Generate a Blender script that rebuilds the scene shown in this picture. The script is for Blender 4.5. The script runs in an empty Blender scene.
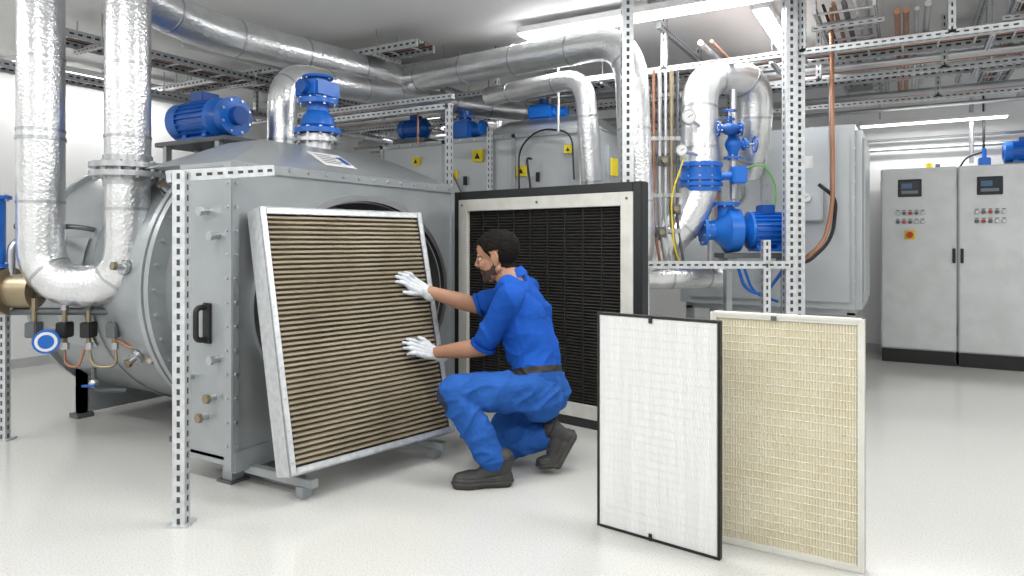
import bpy, bmesh, math, random
import numpy as np
from mathutils import Vector, Matrix, noise
random.seed(4)
S = bpy.context.scene
COL = S.collection
S.view_settings.view_transform = 'Standard'
V = Vector
I4 = Matrix.Identity(4)
DIAG = Matrix.Rotation(math.radians(30), 4, 'Z')   # second layout frame, 30 deg to the walls

# ------------------------------------------------------------------ materials
MATS = {}
def mat(name, col, rough=.5, metal=0, col2=None, nscale=6, bump=0, bscale=40, emit=0, stretch=(1,1,1), ndetail=3, lo=.35, hi=.65, vor=False):
    if name in MATS: return MATS[name]
    m = bpy.data.materials.new(name); m.use_nodes = True
    nt = m.node_tree; b = nt.nodes['Principled BSDF']
    b.inputs['Roughness'].default_value = rough
    b.inputs['Metallic'].default_value = metal
    b.inputs['Base Color'].default_value = (*col, 1)
    tc = nt.nodes.new('ShaderNodeTexCoord'); mp = nt.nodes.new('ShaderNodeMapping')
    mp.inputs['Scale'].default_value = stretch
    nt.links.new(tc.outputs['Object'], mp.inputs['Vector'])
    if col2 is None: col2 = tuple(c*.9 for c in col)
    n = nt.nodes.new('ShaderNodeTexNoise'); n.inputs['Scale'].default_value = nscale; n.inputs['Detail'].default_value = ndetail
    nt.links.new(mp.outputs[0], n.inputs['Vector'])
    r = nt.nodes.new('ShaderNodeValToRGB')
    r.color_ramp.elements[0].position = lo; r.color_ramp.elements[1].position = hi
    r.color_ramp.elements[0].color = (*col, 1); r.color_ramp.elements[1].color = (*col2, 1)
    nt.links.new(n.outputs['Fac'], r.inputs[0]); nt.links.new(r.outputs[0], b.inputs['Base Color'])
    if bump:
        if vor:
            n2 = nt.nodes.new('ShaderNodeTexVoronoi'); n2.inputs['Scale'].default_value = bscale; out = n2.outputs['Distance']
        else:
            n2 = nt.nodes.new('ShaderNodeTexNoise'); n2.inputs['Scale'].default_value = bscale; out = n2.outputs['Fac']
        nt.links.new(mp.outputs[0], n2.inputs['Vector'])
        bp = nt.nodes.new('ShaderNodeBump'); bp.inputs['Strength'].default_value = bump; bp.inputs['Distance'].default_value = .01
        nt.links.new(out, bp.inputs['Height']); nt.links.new(bp.outputs[0], b.inputs['Normal'])
    if emit:
        b.inputs['Emission Color'].default_value = (1, 1, 1, 1); b.inputs['Emission Strength'].default_value = emit
    MATS[name] = m
    return m
GREY  = mat('grey_painted_steel', (.33,.355,.37), .32, .45, (.39,.415,.43), 3, .04, 60)
GREY2 = mat('grey_cabinet_steel', (.42,.45,.47), .33, .35, (.47,.495,.51), 2)
DGREY = mat('dark_grey_steel', (.13,.14,.15), .45, .4)
FOIL  = mat('silver_insulation_jacket', (.72,.73,.745), .28, .9, (.82,.83,.84), 9, .20, 55, vor=True)
STEEL = mat('brushed_steel', (.55,.56,.58), .3, .9)
GALV  = mat('galvanised_steel', (.54,.56,.58), .42, .6, (.66,.68,.70), 30)
SLOT  = mat('slot_dark', (.05,.052,.055), .7)
BLUE  = mat('blue_enamel', (.008,.12,.50), .32, 0, (.010,.14,.56))
BLUE2 = mat('blue_enamel_dark', (.006,.08,.36), .4)
BLACK = mat('black_rubber', (.012,.012,.013), .55)
COPPER= mat('copper_pipe', (.36,.17,.10), .38, .6, (.44,.22,.14), 5)
BRASS = mat('brass', (.33,.27,.18), .4, .8)
WHITE = mat('white_plastic', (.75,.75,.75), .45)
YEL   = mat('yellow_sticker', (.85,.68,.02), .5)
RED   = mat('red_plastic', (.6,.02,.015), .4)
CREAMF= mat('cream_metal_frame', (.74,.73,.67), .45)
PAPER = mat('cream_filter_paper', (.88,.84,.70), .85, 0, (.84,.79,.63), 9)
PAPER2= mat('cream_glue_thread', (.86,.83,.71), .7)
WMED  = mat('white_filter_media', (.75,.76,.755), .8, 0, (.80,.81,.805), 50, .1, 200, stretch=(1,1,.04))
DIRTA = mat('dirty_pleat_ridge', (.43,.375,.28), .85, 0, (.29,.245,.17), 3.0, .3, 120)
DIRTSHADE = mat('dirty_shaded_pleat_fold', (.20,.165,.11), .95, 0, (.12,.098,.063), 4)  # dirty media made darker than the ridges: shade between pleats put into the colour
BMED  = mat('black_filter_media', (.022,.022,.022), .7)
BMED2 = mat('black_filter_slat', (.065,.062,.057), .6)
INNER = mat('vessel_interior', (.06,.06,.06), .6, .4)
FABRIC= mat('blue_work_shirt', (.008,.080,.40), .85, 0, (.006,.066,.345), 5, .3, 60)
PANTS = mat('blue_work_trousers', (.020,.098,.37), .85, 0, (.014,.078,.30), 6, .35, 60)
SKIN  = mat('skin', (.40,.21,.13), .5, 0, (.35,.18,.11), 12)
HAIR  = mat('black_hair', (.006,.005,.0045), .85, 0, (.010,.008,.007), 80)
BEARD = mat('beard', (.028,.018,.013), .8, 0, (.06,.036,.025), 90)
GLOVE = mat('light_grey_glove', (.62,.65,.68), .8, 0, (.54,.57,.61), 18, .3, 90)
SHOE  = mat('shoe_leather', (.026,.026,.027), .65, 0, (.042,.041,.040), 15, .3, 50)
SOLE  = mat('shoe_sole', (.055,.05,.046), .8)
EYEW  = mat('eye_white', (.7,.68,.65), .3)
LIP   = mat('lip', (.30,.12,.09), .5)
SCREEN= mat('hmi_screen', (.02,.03,.05), .15)
LAMP  = mat('lamp_diffuser', (1,1,1), .5, emit=5)
LAMPB = mat('lamp_housing', (.8,.8,.8), .4)
WALLM = mat('white_wall_paint', (.80,.805,.80), .6, 0, (.82,.825,.82), 1.5)
CEILM = mat('ceiling_paint', (.90,.90,.895), .6, 0, (.87,.87,.865), 1)
FLOORM= mat('pale_terrazzo', (.62,.62,.60), .2)
for m_, s_ in ((HAIR,.15),(FABRIC,.2),(PANTS,.2)): m_.node_tree.nodes['Principled BSDF'].inputs['Specular IOR Level'].default_value = s_
def terrazzo():
    nt = FLOORM.node_tree; b = nt.nodes['Principled BSDF']
    tc = nt.nodes.new('ShaderNodeTexCoord')
    n = nt.nodes.new('ShaderNodeTexNoise'); n.inputs['Scale'].default_value = 150; n.inputs['Detail'].default_value = 2
    r = nt.nodes.new('ShaderNodeValToRGB')
    e = r.color_ramp.elements
    e[0].position = .30; e[0].color = (.40,.40,.385,1); e[1].position = .45; e[1].color = (.53,.53,.51,1)
    e2 = e.new(.68); e2.color = (.575,.575,.555,1)
    nt.links.new(tc.outputs['Object'], n.inputs['Vector']); nt.links.new(n.outputs['Fac'], r.inputs[0])
    nt.links.new(r.outputs[0], b.inputs['Base Color'])
    b.inputs['Roughness'].default_value = .16
terrazzo()

# ------------------------------------------------------------------ mesh builder
def basis(ax):
    ax = V(ax).normalized()
    h = V((0,0,1)) if abs(ax.z) < .9 else V((1,0,0))
    u = h.cross(ax).normalized(); w = ax.cross(u).normalized()
    return ax, u, w
def fillet(pts, R, n=7):
    pts = [V(p) for p in pts]; out = [pts[0]]
    for i in range(1, len(pts)-1):
        p = pts[i]; a = pts[i-1]-p; c = pts[i+1]-p
        t = min(R, a.length*.49, c.length*.49)
        A = p + a.normalized()*t; C = p + c.normalized()*t
        for k in range(n+1):
            s = k/n; out.append(A*(1-s)**2 + p*2*s*(1-s) + C*s*s)
    out.append(pts[-1]); return out
class B:
    def __init__(s, name, M=I4):
        s.name = name; s.M = M; s.V = []; s.F = []; s.FM = []; s.mats = []
    def mi(s, m):
        if m not in s.mats: s.mats.append(m)
        return s.mats.index(m)
    def add(s, vs, fs, m):
        o = len(s.V); k = s.mi(m); s.V += [V(v) for v in vs]
        for f in fs: s.F.append([i+o for i in f]); s.FM.append(k)
    def box(s, lo, hi, m, bev=0, T=None):
        lo = V(lo); hi = V(hi); c = (lo+hi)/2; d = hi-lo
        bm = bmesh.new(); bmesh.ops.create_cube(bm, size=1)
        for v in bm.verts: v.co = V((v.co.x*d.x, v.co.y*d.y, v.co.z*d.z)) + c
        if bev: bmesh.ops.bevel(bm, geom=bm.edges[:], offset=bev, segments=2, affect='EDGES')
        if T: bmesh.ops.transform(bm, matrix=T, verts=bm.verts)
        bm.verts.index_update()
        s.add([v.co.copy() for v in bm.verts], [[v.index for v in f.verts] for f in bm.faces], m); bm.free()
    def sweep(s, pts, r, m, seg=16, cap=True):
        pts = [V(p) for p in pts]; n = len(pts)
        rs = r if isinstance(r, (list, tuple)) else [r]*n
        d0 = (pts[1]-pts[0]).normalized(); _, u, w = basis(d0); vs = []; fs = []; prev = d0
        for i, p in enumerate(pts):
            if i == 0: d = d0
            elif i == n-1: d = (pts[i]-pts[i-1]).normalized()
            else:
                d = ((pts[i+1]-p).normalized() + (p-pts[i-1]).normalized())
                d = d.normalized() if d.length > 1e-6 else prev
            q = prev.rotation_difference(d); u = q @ u; prev = d; w = d.cross(u).normalized(); u = w.cross(d).normalized()
            for k in range(seg):
                a = 2*math.pi*k/seg; vs.append(p + (u*math.cos(a)+w*math.sin(a))*rs[i])
        for i in range(n-1):
            for k in range(seg):
                k2 = (k+1) % seg; fs.append([i*seg+k, i*seg+k2, (i+1)*seg+k2, (i+1)*seg+k])
        if cap:
            fs.append(list(range(seg))[::-1]); fs.append([(n-1)*seg+k for k in range(seg)])
        s.add(vs, fs, m)
    def cyl(s, p1, p2, r, m, seg=20, r2=None):
        s.sweep([p1, p2], [r, r if r2 is None else r2], m, seg)
    def rev(s, o, ax, prof, m, seg=28, cap=True):
        ax = V(ax).normalized(); o = V(o)
        _, u, w = basis(ax); vs = []; fs = []
        for t, r in prof:
            for k in range(seg):
                a = 2*math.pi*k/seg; vs.append(o+ax*t+(u*math.cos(a)+w*math.sin(a))*max(r,.0003))
        for i in range(len(prof)-1):
            for k in range(seg):
                k2 = (k+1) % seg; fs.append([i*seg+k, i*seg+k2, (i+1)*seg+k2, (i+1)*seg+k])
        if cap: fs.append(list(range(seg))[::-1]); fs.append([(len(prof)-1)*seg+k for k in range(seg)])
        s.add(vs, fs, m)
    def ball(s, c, r, m, seg=16):
        s.rev(c, (0,0,1), [(-r*math.cos(math.pi*i/8), r*math.sin(math.pi*i/8)) for i in range(9)], m, seg)
    def torus(s, c, ax, R, r, m, seg=28, rs=8):
        ax, u, w = basis(ax); c = V(c); vs = []; fs = []
        for i in range(seg):
            a = 2*math.pi*i/seg; d = u*math.cos(a)+w*math.sin(a)
            for k in range(rs):
                b_ = 2*math.pi*k/rs; vs.append(c+d*(R+r*math.cos(b_))+ax*r*math.sin(b_))
        for i in range(seg):
            for k in range(rs):
                i2 = (i+1) % seg; k2 = (k+1) % rs; fs.append([i*rs+k, i2*rs+k, i2*rs+k2, i*rs+k2])
        s.add(vs, fs, m)
    def pipe(s, pts, r, m, R=.2, seg=20, bands=0, bm=None):
        f = fillet(pts, R); s.sweep(f, r, m, seg)
        if bands:
            acc = bands*.5; L = 0
            for i in range(len(f)-1):
                a, b_ = f[i], f[i+1]; l = (b_-a).length
                while L + l > acc:
                    t = (acc-L)/l; p = a.lerp(b_, t); d = (b_-a).normalized()
                    s.cyl(p-d*.008, p+d*.008, r*1.03, bm or m, seg); acc += bands
                L += l
    def flange(s, p, ax, r, t, m, nb=8, bm=None):
        ax, u, w = basis(ax); p = V(p); s.cyl(p-ax*t/2, p+ax*t/2, r, m, 28)
        for k in range(nb):
            a = 2*math.pi*(k+.5)/nb; q = p+(u*math.cos(a)+w*math.sin(a))*r*.85
            s.cyl(q-ax*(t/2+.01), q+ax*(t/2+.01), r*.07, bm or STEEL, 6)
    def strut(s, p1, p2, w=.041, pitch=.05, m=None, d=None):
        m = m or GALV; d = d or w
        p1 = V(p1); p2 = V(p2); ax, u, v = basis(p2-p1); L = (p2-p1).length
        def quad(c, a, b_, mm):
            s.add([c-a-b_, c+a-b_, c+a+b_, c-a+b_], [[0,1,2,3]], mm)
        h = w/2; hd = d/2
        cs = [p1+u*h*a+v*hd*b_ for a, b_ in ((-1,-1),(1,-1),(1,1),(-1,1))] + [p2+u*h*a+v*hd*b_ for a, b_ in ((-1,-1),(1,-1),(1,1),(-1,1))]
        s.add(cs, [[3,2,1,0],[4,5,6,7],[0,1,5,4],[1,2,6,5],[2,3,7,6],[3,0,4,7]], m)
        n = max(1, int(L/pitch))
        for i in range(n):
            c = p1+ax*(i+.5)*L/n
            for sgn in (-1, 1):
                quad(c+u*sgn*(h+.0012), ax*pitch*.27, v*hd*.26, SLOT)
                quad(c+v*sgn*(hd+.0012), ax*pitch*.27, u*h*.26, SLOT)
    def done(s, parent=None, sharp=35):
        me = bpy.data.meshes.new(s.name); me.from_pydata([tuple(v) for v in s.V], [], s.F)
        for m in s.mats: me.materials.append(m)
        me.polygons.foreach_set('material_index', s.FM)
        bm = bmesh.new(); bm.from_mesh(me); bmesh.ops.recalc_face_normals(bm, faces=bm.faces); bm.to_mesh(me); bm.free()
        me.polygons.foreach_set('use_smooth', [True]*len(me.polygons))
        try: me.set_sharp_from_angle(angle=math.radians(sharp))
        except Exception: pass
        me.update()
        ob = bpy.data.objects.new(s.name, me); COL.objects.link(ob); ob.matrix_world = s.M
        if parent: ob.parent = parent
        return ob

def motor(b, c, ax, r, L, m=BLUE, feet=True):
    c = V(c); ax = V(ax).normalized(); o = c-ax*L/2
    b.rev(o, ax, [(0,r*.5),(0,r*.9),(L*.03,r*.98),(L*.22,r*.98),(L*.225,r*.86),(L*.8,r*.86),(L*.805,r),(L*.86,r),(L*.93,r*.6),(L,r*.45)], m)
    side = ax.cross(V((0,0,1))).normalized(); up = side.cross(ax).normalized()
    for k in range(22):
        a = 2*math.pi*k/22; d = side*math.cos(a)+up*math.sin(a); t = d.cross(ax)
        p0 = o+ax*L*.23; p1 = o+ax*L*.79; e = t*r*.025
        b.add([p0+d*r*.8-e,p0+d*r*.8+e,p1+d*r*.8+e,p1+d*r*.8-e,p0+d*r*1.0-e,p0+d*r*1.0+e,p1+d*r*1.0+e,p1+d*r*1.0-e],
              [[0,1,2,3],[7,6,5,4],[0,4,5,1],[1,5,6,2],[2,6,7,3],[3,7,4,0]], m)
    T = Matrix((( *ax,0),( *side,0),( *up,0),(0,0,0,1))).transposed(); T.translation = c
    b.box((-L*.12, -r*.5, r*.85), (L*.14, r*.5, r*1.35), BLUE2, .006, T)
    b.cyl(o-ax*.004, o-ax*.001, r*.55, DGREY, 20)
    for k in range(4): b.torus(o-ax*.004, ax, r*(.2+.15*k), .003, BLUE2, 20, 5)
    b.cyl(c+ax*L/2, c+ax*(L/2+.06), r*.18, STEEL)
    if feet:
        fz = r*1.12
        b.box((-L*.25,-r*.85,-fz), (L*.25,r*.85,-fz+.02), m, .003, T)
        for sx in (-1,1): b.box((sx*L*.2-.02,-r*.6,-fz), (sx*L*.2+.02,r*.6,-r*.6), m, 0, T)
def gauge(b, c, ax, r=.05, face=WHITE, body=STEEL):
    c = V(c); ax = V(ax).normalized(); b.cyl(c-ax*.018, c+ax*.014, r, body, 24); b.cyl(c+ax*.0145, c+ax*.016, r*.82, face, 24)
    _, u, w = basis(ax); d = (u+w*.6).normalized(); e = d.cross(ax)*.002; p = c+ax*.0175
    b.add([p-e-d*r*.2, p+e-d*r*.2, p+e+d*r*.6, p-e+d*r*.6], [[0,1,2,3]], BLACK)
def valve(b, c, ax, r, m=BLUE, up=V((0,0,1)), wheel=True):
    c = V(c); ax = V(ax).normalized(); up = V(up)
    b.rev(c-ax*r*2, ax, [(0,r*.7),(r*.9,r*.75),(r*1.5,r*1.1),(r*2,r*1.25),(r*2.5,r*1.1),(r*3.1,r*.75),(r*4,r*.7)], m)
    for k in (-1,1): b.flange(c+ax*r*2*k, ax, r*1.4, r*.35, m)
    b.cyl(c, c+up*r*2.2, r*.55, m); b.flange(c+up*r*1.6, up, r*.95, r*.3, m, 6)
    b.cyl(c+up*r*2.2, c+up*r*3.2, r*.18, STEEL)
    if wheel:
        b.torus(c+up*r*3.2, up, r*1.1, r*.12, m)
        _, u, w = basis(up)
        for d in (u, w): b.cyl(c+up*r*3.2-d*r*1.1, c+up*r*3.2+d*r*1.1, r*.08, m, 8)

# ------------------------------------------------------------------ room
X0, X1, Y0, Y1, H = -7.2, 3.6, -2.6, 8.3, 2.9
def slab(name, lo, hi, m):
    b = B(name); b.box(lo, hi, m); return b.done()
slab('floor', (X0-.1,Y0-.1,-.1), (X1+.1,Y1+.1,0), FLOORM)
slab('ceiling', (X0-.1,Y0-.1,H), (X1+.1,Y1+.1,H+.1), CEILM)
slab('wall_back', (X0-.1,Y1,0), (X1+.1,Y1+.1,H), WALLM)
slab('wall_left', (X0-.1,Y0,0), (X0,Y1,H), WALLM)
slab('wall_right', (X1,Y0,0), (X1+.1,Y1,H), WALLM)
slab('wall_front', (X0-.1,Y0-.1,0), (X1+.1,Y0,H), WALLM)
BASEM = mat('baseboard_vinyl', (.50,.51,.52), .5)
slab('baseboard_back', (X0,Y1-.012,0), (X1,Y1,.09), BASEM)
slab('baseboard_left', (X0,Y0,0), (X0+.012,Y1-.012,.09), BASEM)

def light(x0, x1, y0, y1, z, W, hung=0):
    b = B('ceiling_light')
    b.box((x0,y0,z), (x1,y1,z+.05), LAMPB, .006)
    b.box((x0+.015,y0+.015,z-.012), (x1-.015,y1-.015,z), LAMP)
    if hung:
        for t in (.15,.85):
            b.cyl((x0+(x1-x0)*t,(y0+y1)/2,z+.05), (x0+(x1-x0)*t,(y0+y1)/2,H), .006, STEEL, 8)
    else: b.box(((x0+x1)/2-.1,(y0+y1)/2-.04,z+.05), ((x0+x1)/2+.1,(y0+y1)/2+.04,H), LAMPB)
    ob = b.done()
    L = bpy.data.lights.new('lamp', 'AREA'); L.shape = 'RECTANGLE'; L.size = x1-x0-.04; L.size_y = y1-y0-.04; L.energy = W*.60; L.color = (1,.992,.975)
    lo = bpy.data.objects.new('lamp', L); COL.objects.link(lo); lo.location = ((x0+x1)/2,(y0+y1)/2,z-.016); lo.parent = ob
light(-2.62, -.75, 4.60, 4.80, 2.80, 62)
light(-6.95, -6.79, 3.0, 4.8, 2.78, 22)
light(-.42, .84, 7.85, 7.97, 2.37, 14, 1)
light(-5.6, -3.8, 7.2, 7.36, 2.80, 48)
light(-.95, -.82, 5.0, 6.4, 2.82, 30)
for x, y in ((-5.4,.8),(-2.4,.8),(.6,.8),(-4.6,-1.2),(-1.2,-1.2),(1.8,3.2),(-1.0,2.9)):
    light(x-.9, x+.9, y-.12, y+.12, 2.82, 62)
light(1.3, 3.0, 6.0, 6.2, 2.82, 44)

# ------------------------------------------------------------------ vessel (big machine)
def vessel():
    b = B('cylindrical_air_handling_vessel')
    cy, cz = 3.08, .93
    fx, y0, y1, z0, z1 = -2.8, 2.165, 4.0, .13, 1.56
    o = (0,cy,cz)
    b.rev(o, (-1,0,0), [(3.1,.70),(3.1,.80),(3.5,.80),(3.5,.90),(3.54,.90),(3.545,.87),(3.56,.87),(3.565,.90),(3.605,.90),(3.605,.815),(4.2,.815),(4.2,.825),(4.24,.825),(4.24,.815),(4.90,.815),(4.90,.85),(4.94,.85),(4.94,.815),(5.06,.79),(5.16,.72),(5.24,.55),(5.28,.3),(5.30,.01)], GREY, 80)
    for k in range(40):
        a = 2*math.pi*k/40
        b.cyl((-3.625,cy+.865*math.cos(a),cz+.865*math.sin(a)), (-3.48,cy+.865*math.cos(a),cz+.865*math.sin(a)), .011, STEEL, 6)
    N = 64; ey, ez = .77, .56; oz = .86
    def ring(x, fy, fz):
        return [(x, cy+fy*math.cos(2*math.pi*k/N), oz+fz*math.sin(2*math.pi*k/N)) for k in range(N)]
    def sq(x):
        out = []
        for k in range(N):
            a = 2*math.pi*k/N; c, s_ = math.cos(a), math.sin(a)
            hy1, hy0, hz1, hz0 = y1-cy, cy-y0, z1-oz, oz-z0
            t = min((hy1/c if c > 1e-6 else 1e9), (hy0/-c if c < -1e-6 else 1e9), (hz1/s_ if s_ > 1e-6 else 1e9), (hz0/-s_ if s_ < -1e-6 else 1e9))
            out.append((x, cy+c*t, oz+s_*t))
        return out
    def strip(A, C, m):
        b.add(A+C, [[k, (k+1)%N, N+(k+1)%N, N+k] for k in range(N)], m)
    strip(ring(fx, ey, ez), sq(fx), GREY)
    for yy, zz in ((y0,z0),(y0,z1),(y1,z0),(y1,z1)):
        b.box((fx-.02, yy-.06 if yy == y1 else yy, zz-.06 if zz == z1 else zz), (fx-.001, yy if yy == y1 else yy+.06, zz if zz == z1 else zz+.06), GREY)
    strip(ring(fx, ey, ez), ring(-3.5, ey*.95, ez*.95), INNER)
    strip(ring(-3.5, ey*.95, ez*.95), ring(-3.52, .01, .01), INNER)
    strip(ring(fx+.03, ey+.045, ez+.045), ring(fx+.03, ey+.01, ez+.01), STEEL)
    strip(ring(fx+.03, ey+.01, ez+.01), ring(fx-.01, ey+.01, ez+.01), BLACK)
    strip(ring(fx+.03, ey+.045, ez+.045), ring(fx, ey+.045, ez+.045), GREY)
    b.box((-3.2,y0,z0), (fx-.002,y0+.03,z1), GREY, .004)
    b.box((-3.2,y1-.03,z0), (fx-.002,y1,z1), GREY, .004)
    b.box((-3.2,y0,z0-.02), (fx,y1,z0+.02), GREY)
    for yy in (y0-.012, y1-.03):
        b.box((fx-.05,yy,z0-.04), (fx+.012,yy+.045,z1+.02), GREY, .004)
    b.box((fx-.05,y0,z1-.03), (fx+.014,y1,z1+.02), GREY, .004)
    b.box((fx-.05,y0,z0-.05), (fx+.02,y1,z0+.05), GREY, .004)
    zt = 1.765
    vs = [(fx,y0,z1+.02),(fx,y1,z1+.02),(-3.5,y1,z1+.02),(-3.5,y0,z1+.02),(-3.12,2.62,zt),(-3.12,3.6,zt),(-3.42,3.6,zt),(-3.42,2.62,zt)]
    b.add(vs, [[0,1,5,4],[1,2,6,5],[2,3,7,6],[3,0,4,7],[4,5,6,7],[3,2,1,0]], GREY)
    b.box((-3.2,y0,z1), (fx,y1,z1+.02), GREY)
    T = Matrix.Translation((-2.955, 2.98, 1.672)) @ Matrix.Rotation(math.atan2(zt-z1-.02, .32), 4, 'Y')
    b.box((-.09,-.13,.0), (.09,.13,.004), WHITE, .001, T)
    for i in range(5): b.box((-.06+i*.026,-.10,.004), (-.052+i*.026,.03+.05*(i%2),.005), DGREY, 0, T)
    b.box((-.05,.07,.004), (.05,.115,.005), BLUE2, 0, T)
    for i in range(12):
        z = z0+.08+i*.115
        b.cyl((fx+.01,y0+.012,z), (fx+.022,y0+.012,z), .008, STEEL, 6)
        b.cyl((fx-.02,y0-.01,z), (fx-.02,y0-.02,z), .007, STEEL, 6)
    for i in range(14):
        b.cyl((fx+.01,y0+.08+i*.13,z1), (fx+.022,y0+.08+i*.13,z1), .008, STEEL, 6)
    b.pipe([(-2.99,y0,.87),(-2.99,y0-.06,.87),(-2.99,y0-.06,.71),(-2.99,y0,.71)], .014, BLACK, .03, 10)
    b.box((-3.01,y0-.012,.69), (-2.95,y0,.89), BLACK, .004)
    for x, z in ((-2.98,1.34),(-2.9,1.22),(-2.93,.43),(-2.99,.33),(-2.9,.62),(-3.1,.52)):
        b.cyl((x,y0,z), (x,y0-.035,z), .017, STEEL, 12); b.cyl((x,y0-.035,z), (x,y0-.055,z), .024, BRASS if z < .5 else STEEL, 6)
    for x, a in ((-3.3,-20),(-3.3,15),(-3.9,-30),(-4.1,30),(-4.4,-5),(-3.75,42),(-4.7,12),(-4.75,-25),(-3.85,8)):
        r = math.radians(a); d = V((0,-math.cos(r),math.sin(r))); p = V((x,cy,cz))+d*.80
        b.flange(p+d*.03, d, .045, .02, STEEL, 6); b.cyl(p, p+d*.08, .018, STEEL, 12); b.cyl(p+d*.08, p+d*.10, .026, BRASS, 6)
    vs = []
    for k in range(9):
        r = math.radians(-28+k*6); d = V((0,-math.cos(r),math.sin(r))); p = V((-4.45,cy,cz))
        vs += [p+d*.826-V((.16,0,0)), p+d*.826+V((.16,0,0))]
    b.add(vs, [[2*k,2*k+1,2*k+3,2*k+2] for k in range(8)], GREY2)
    for x in (-3.75,-4.85):
        b.box((x-.03,cy-.55,.03), (x+.03,cy+.55,.35), GREY)
        for yy in (cy-.55,cy+.5):
            b.box((x-.05,yy-.03,.0), (x+.05,yy+.08,.03), DGREY)
            b.box((x-.03,yy,.03), (x+.03,yy+.05,.5), GREY)
    for yy in (y0+.06,y1-.12):
        b.box((-2.95,yy,.0), (-2.88,yy+.07,z0), GREY); b.box((-2.97,yy-.02,0), (-2.86,yy+.09,.012), DGREY)
    for yy, xe in ((2.25,-2.36),(3.02,-2.18)):
        b.box((fx-.02,yy,.055), (xe,yy+.045,.095), GREY, .003)
        b.box((xe-.10,yy-.005,0), (xe-.05,yy+.05,.055), GREY, .002)
    return b.done()
vessel()

b = B('blue_electric_pump')
motor(b, (-4.17,3.0,2.02), (1,0,0), .135, .52)
b.box((-4.5,2.85,1.84), (-3.75,3.15,1.87), DGREY, .004)
for x in (-4.4,-3.85):
    for y in (2.88,3.12): b.box((x-.02,y-.02,1.68), (x+.02,y+.02,1.84), GREY)
b.cyl((-3.91,3.0,2.02), (-3.86,3.0,2.02), .12, BLUE, 28); b.flange((-3.85,3.0,2.02), (1,0,0), .13, .02, BLUE, 8)
b.cyl((-3.84,3.0,2.02), (-3.79,3.0,2.02), .06, BLUE2)
b.done()
b = B('blue_actuated_valve')
c = V((-3.30,3.2,1.72))
b.cyl(c, c+V((0,0,.16)), .11, STEEL, 28); b.flange(c+V((0,0,.12)), (0,0,1), .15, .025, STEEL, 10); b.flange(c+V((0,0,.18)), (0,0,1), .15, .03, BLUE, 10)
b.rev(c+V((0,0,.19)), (0,0,1), [(0,.09),(.03,.11),(.08,.10),(.12,.07),(.17,.07)], BLUE)
b.flange(c+V((0,0,.37)), (0,0,1), .13, .03, BLUE, 8)
b.box(c+V((-.1,-.11,.39)), c+V((.1,.11,.50)), BLUE, .015)
b.cyl(c+V((0,0,.50)), c+V((0,0,.53)), .07, BLUE2); b.torus(c+V((0,0,.53)), (0,0,1), .09, .01, BLUE)
for k in (-1,1): b.cyl(c+V((.0,.11*k,.45)), c+V((.0,.15*k,.45)), .045, BLUE2)
b.done()

# ------------------------------------------------------------------ insulated pipework
b = B('insulated_u_pipe', DIAG)
zc = .95
b.pipe([(-2.76,4.0,2.89),(-2.76,4.0,zc-.02),(-2.25,4.0,zc-.02),(-2.25,4.0,2.89)], .122, FOIL, .26, 32, .42, STEEL)
b.flange((-2.25,4.0,1.58), (0,0,1), .20, .03, STEEL, 12); b.flange((-2.25,4.0,1.63), (0,0,1), .20, .03, STEEL, 12)
b.cyl((-2.25,4.0,1.52), (-2.25,4.0,1.69), .130, STEEL, 28)
b.pipe([(-2.25,4.0,1.55),(-2.25,4.35,1.6),(-2.25,4.7,1.6)], .05, STEEL, .1)
b.rev((-2.80,4.02,.90), (-1,0,0), [(0,.10),(.14,.10),(.15,.14),(.19,.14),(.2,.11),(.34,.11),(.35,.14),(.39,.14)], BRASS)
b.cyl((-2.76,4.0,1.78), (-2.76,4.0,1.80), .128, STEEL, 28)
b.done()
b = B('insulated_overhead_pipe', DIAG)
b.pipe([(-2.25,4.05,2.66),(-2.1,4.6,2.62),(-.95,6.1,2.62)], .13, FOIL, .3, 32, .55, STEEL)
b.done()
b = B('insulated_cross_pipe', DIAG)
b.pipe([(-.98,6.05,2.60),(-.5,5.68,2.60),(.82,4.75,2.60),(.88,4.72,1.10),(.88,5.2,.9)], .115, FOIL, .3, 32, .5, STEEL)
b.done()
b = B('insulated_branch_pipe', DIAG)
b.pipe([(-.2,5.9,2.44),(.55,5.2,2.44),(.62,5.25,1.6)], .08, FOIL, .2, 24, .5, STEEL)
b.done()
b = B('insulated_pump_pipe')
b.pipe([(-3.8,3.35,1.70),(-3.8,3.35,2.36),(-3.8,5.3,2.5),(-3.1,6.6,2.5)], .10, FOIL, .22, 28, .4, STEEL)
b.flange((-3.8,3.35,1.79), (0,0,1), .15, .03, STEEL, 8)
b.done()
b = B('insulated_s_pipe', DIAG)
b.pipe([(1.86,5.45,1.75),(1.86,5.25,2.0),(1.86,5.2,2.42),(1.37,5.0,2.42),(1.37,4.95,1.45),(1.02,4.95,1.08),(.80,5.3,1.08)], .130, FOIL, .28, 32, .3, STEEL)
b.done()
b = B('insulated_low_pipe', DIAG)
b.pipe([(.75,5.15,.93),(1.25,5.15,.93),(1.6,5.3,.93)], .10, FOIL, .2, 24, .3, STEEL)
b.done()
b = B('blue_flanged_valve', DIAG)
for z, r in ((1.60,.155),(1.64,.155),(1.74,.155)): b.flange((1.37,4.95,z), (0,0,1), r, .025, BLUE, 10)
b.cyl((1.37,4.95,1.55), (1.37,4.95,1.76), .14, BLUE, 28)
b.cyl((1.50,4.9,1.66), (1.62,4.86,1.66), .03, BLUE); b.box((1.56,4.8,1.60), (1.66,4.9,1.72), BLUE, .01)
b.done()
b = B('blue_circulation_pump', DIAG)
motor(b, (1.84,4.95,1.27), (-1,0,0), .135, .36)
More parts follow.
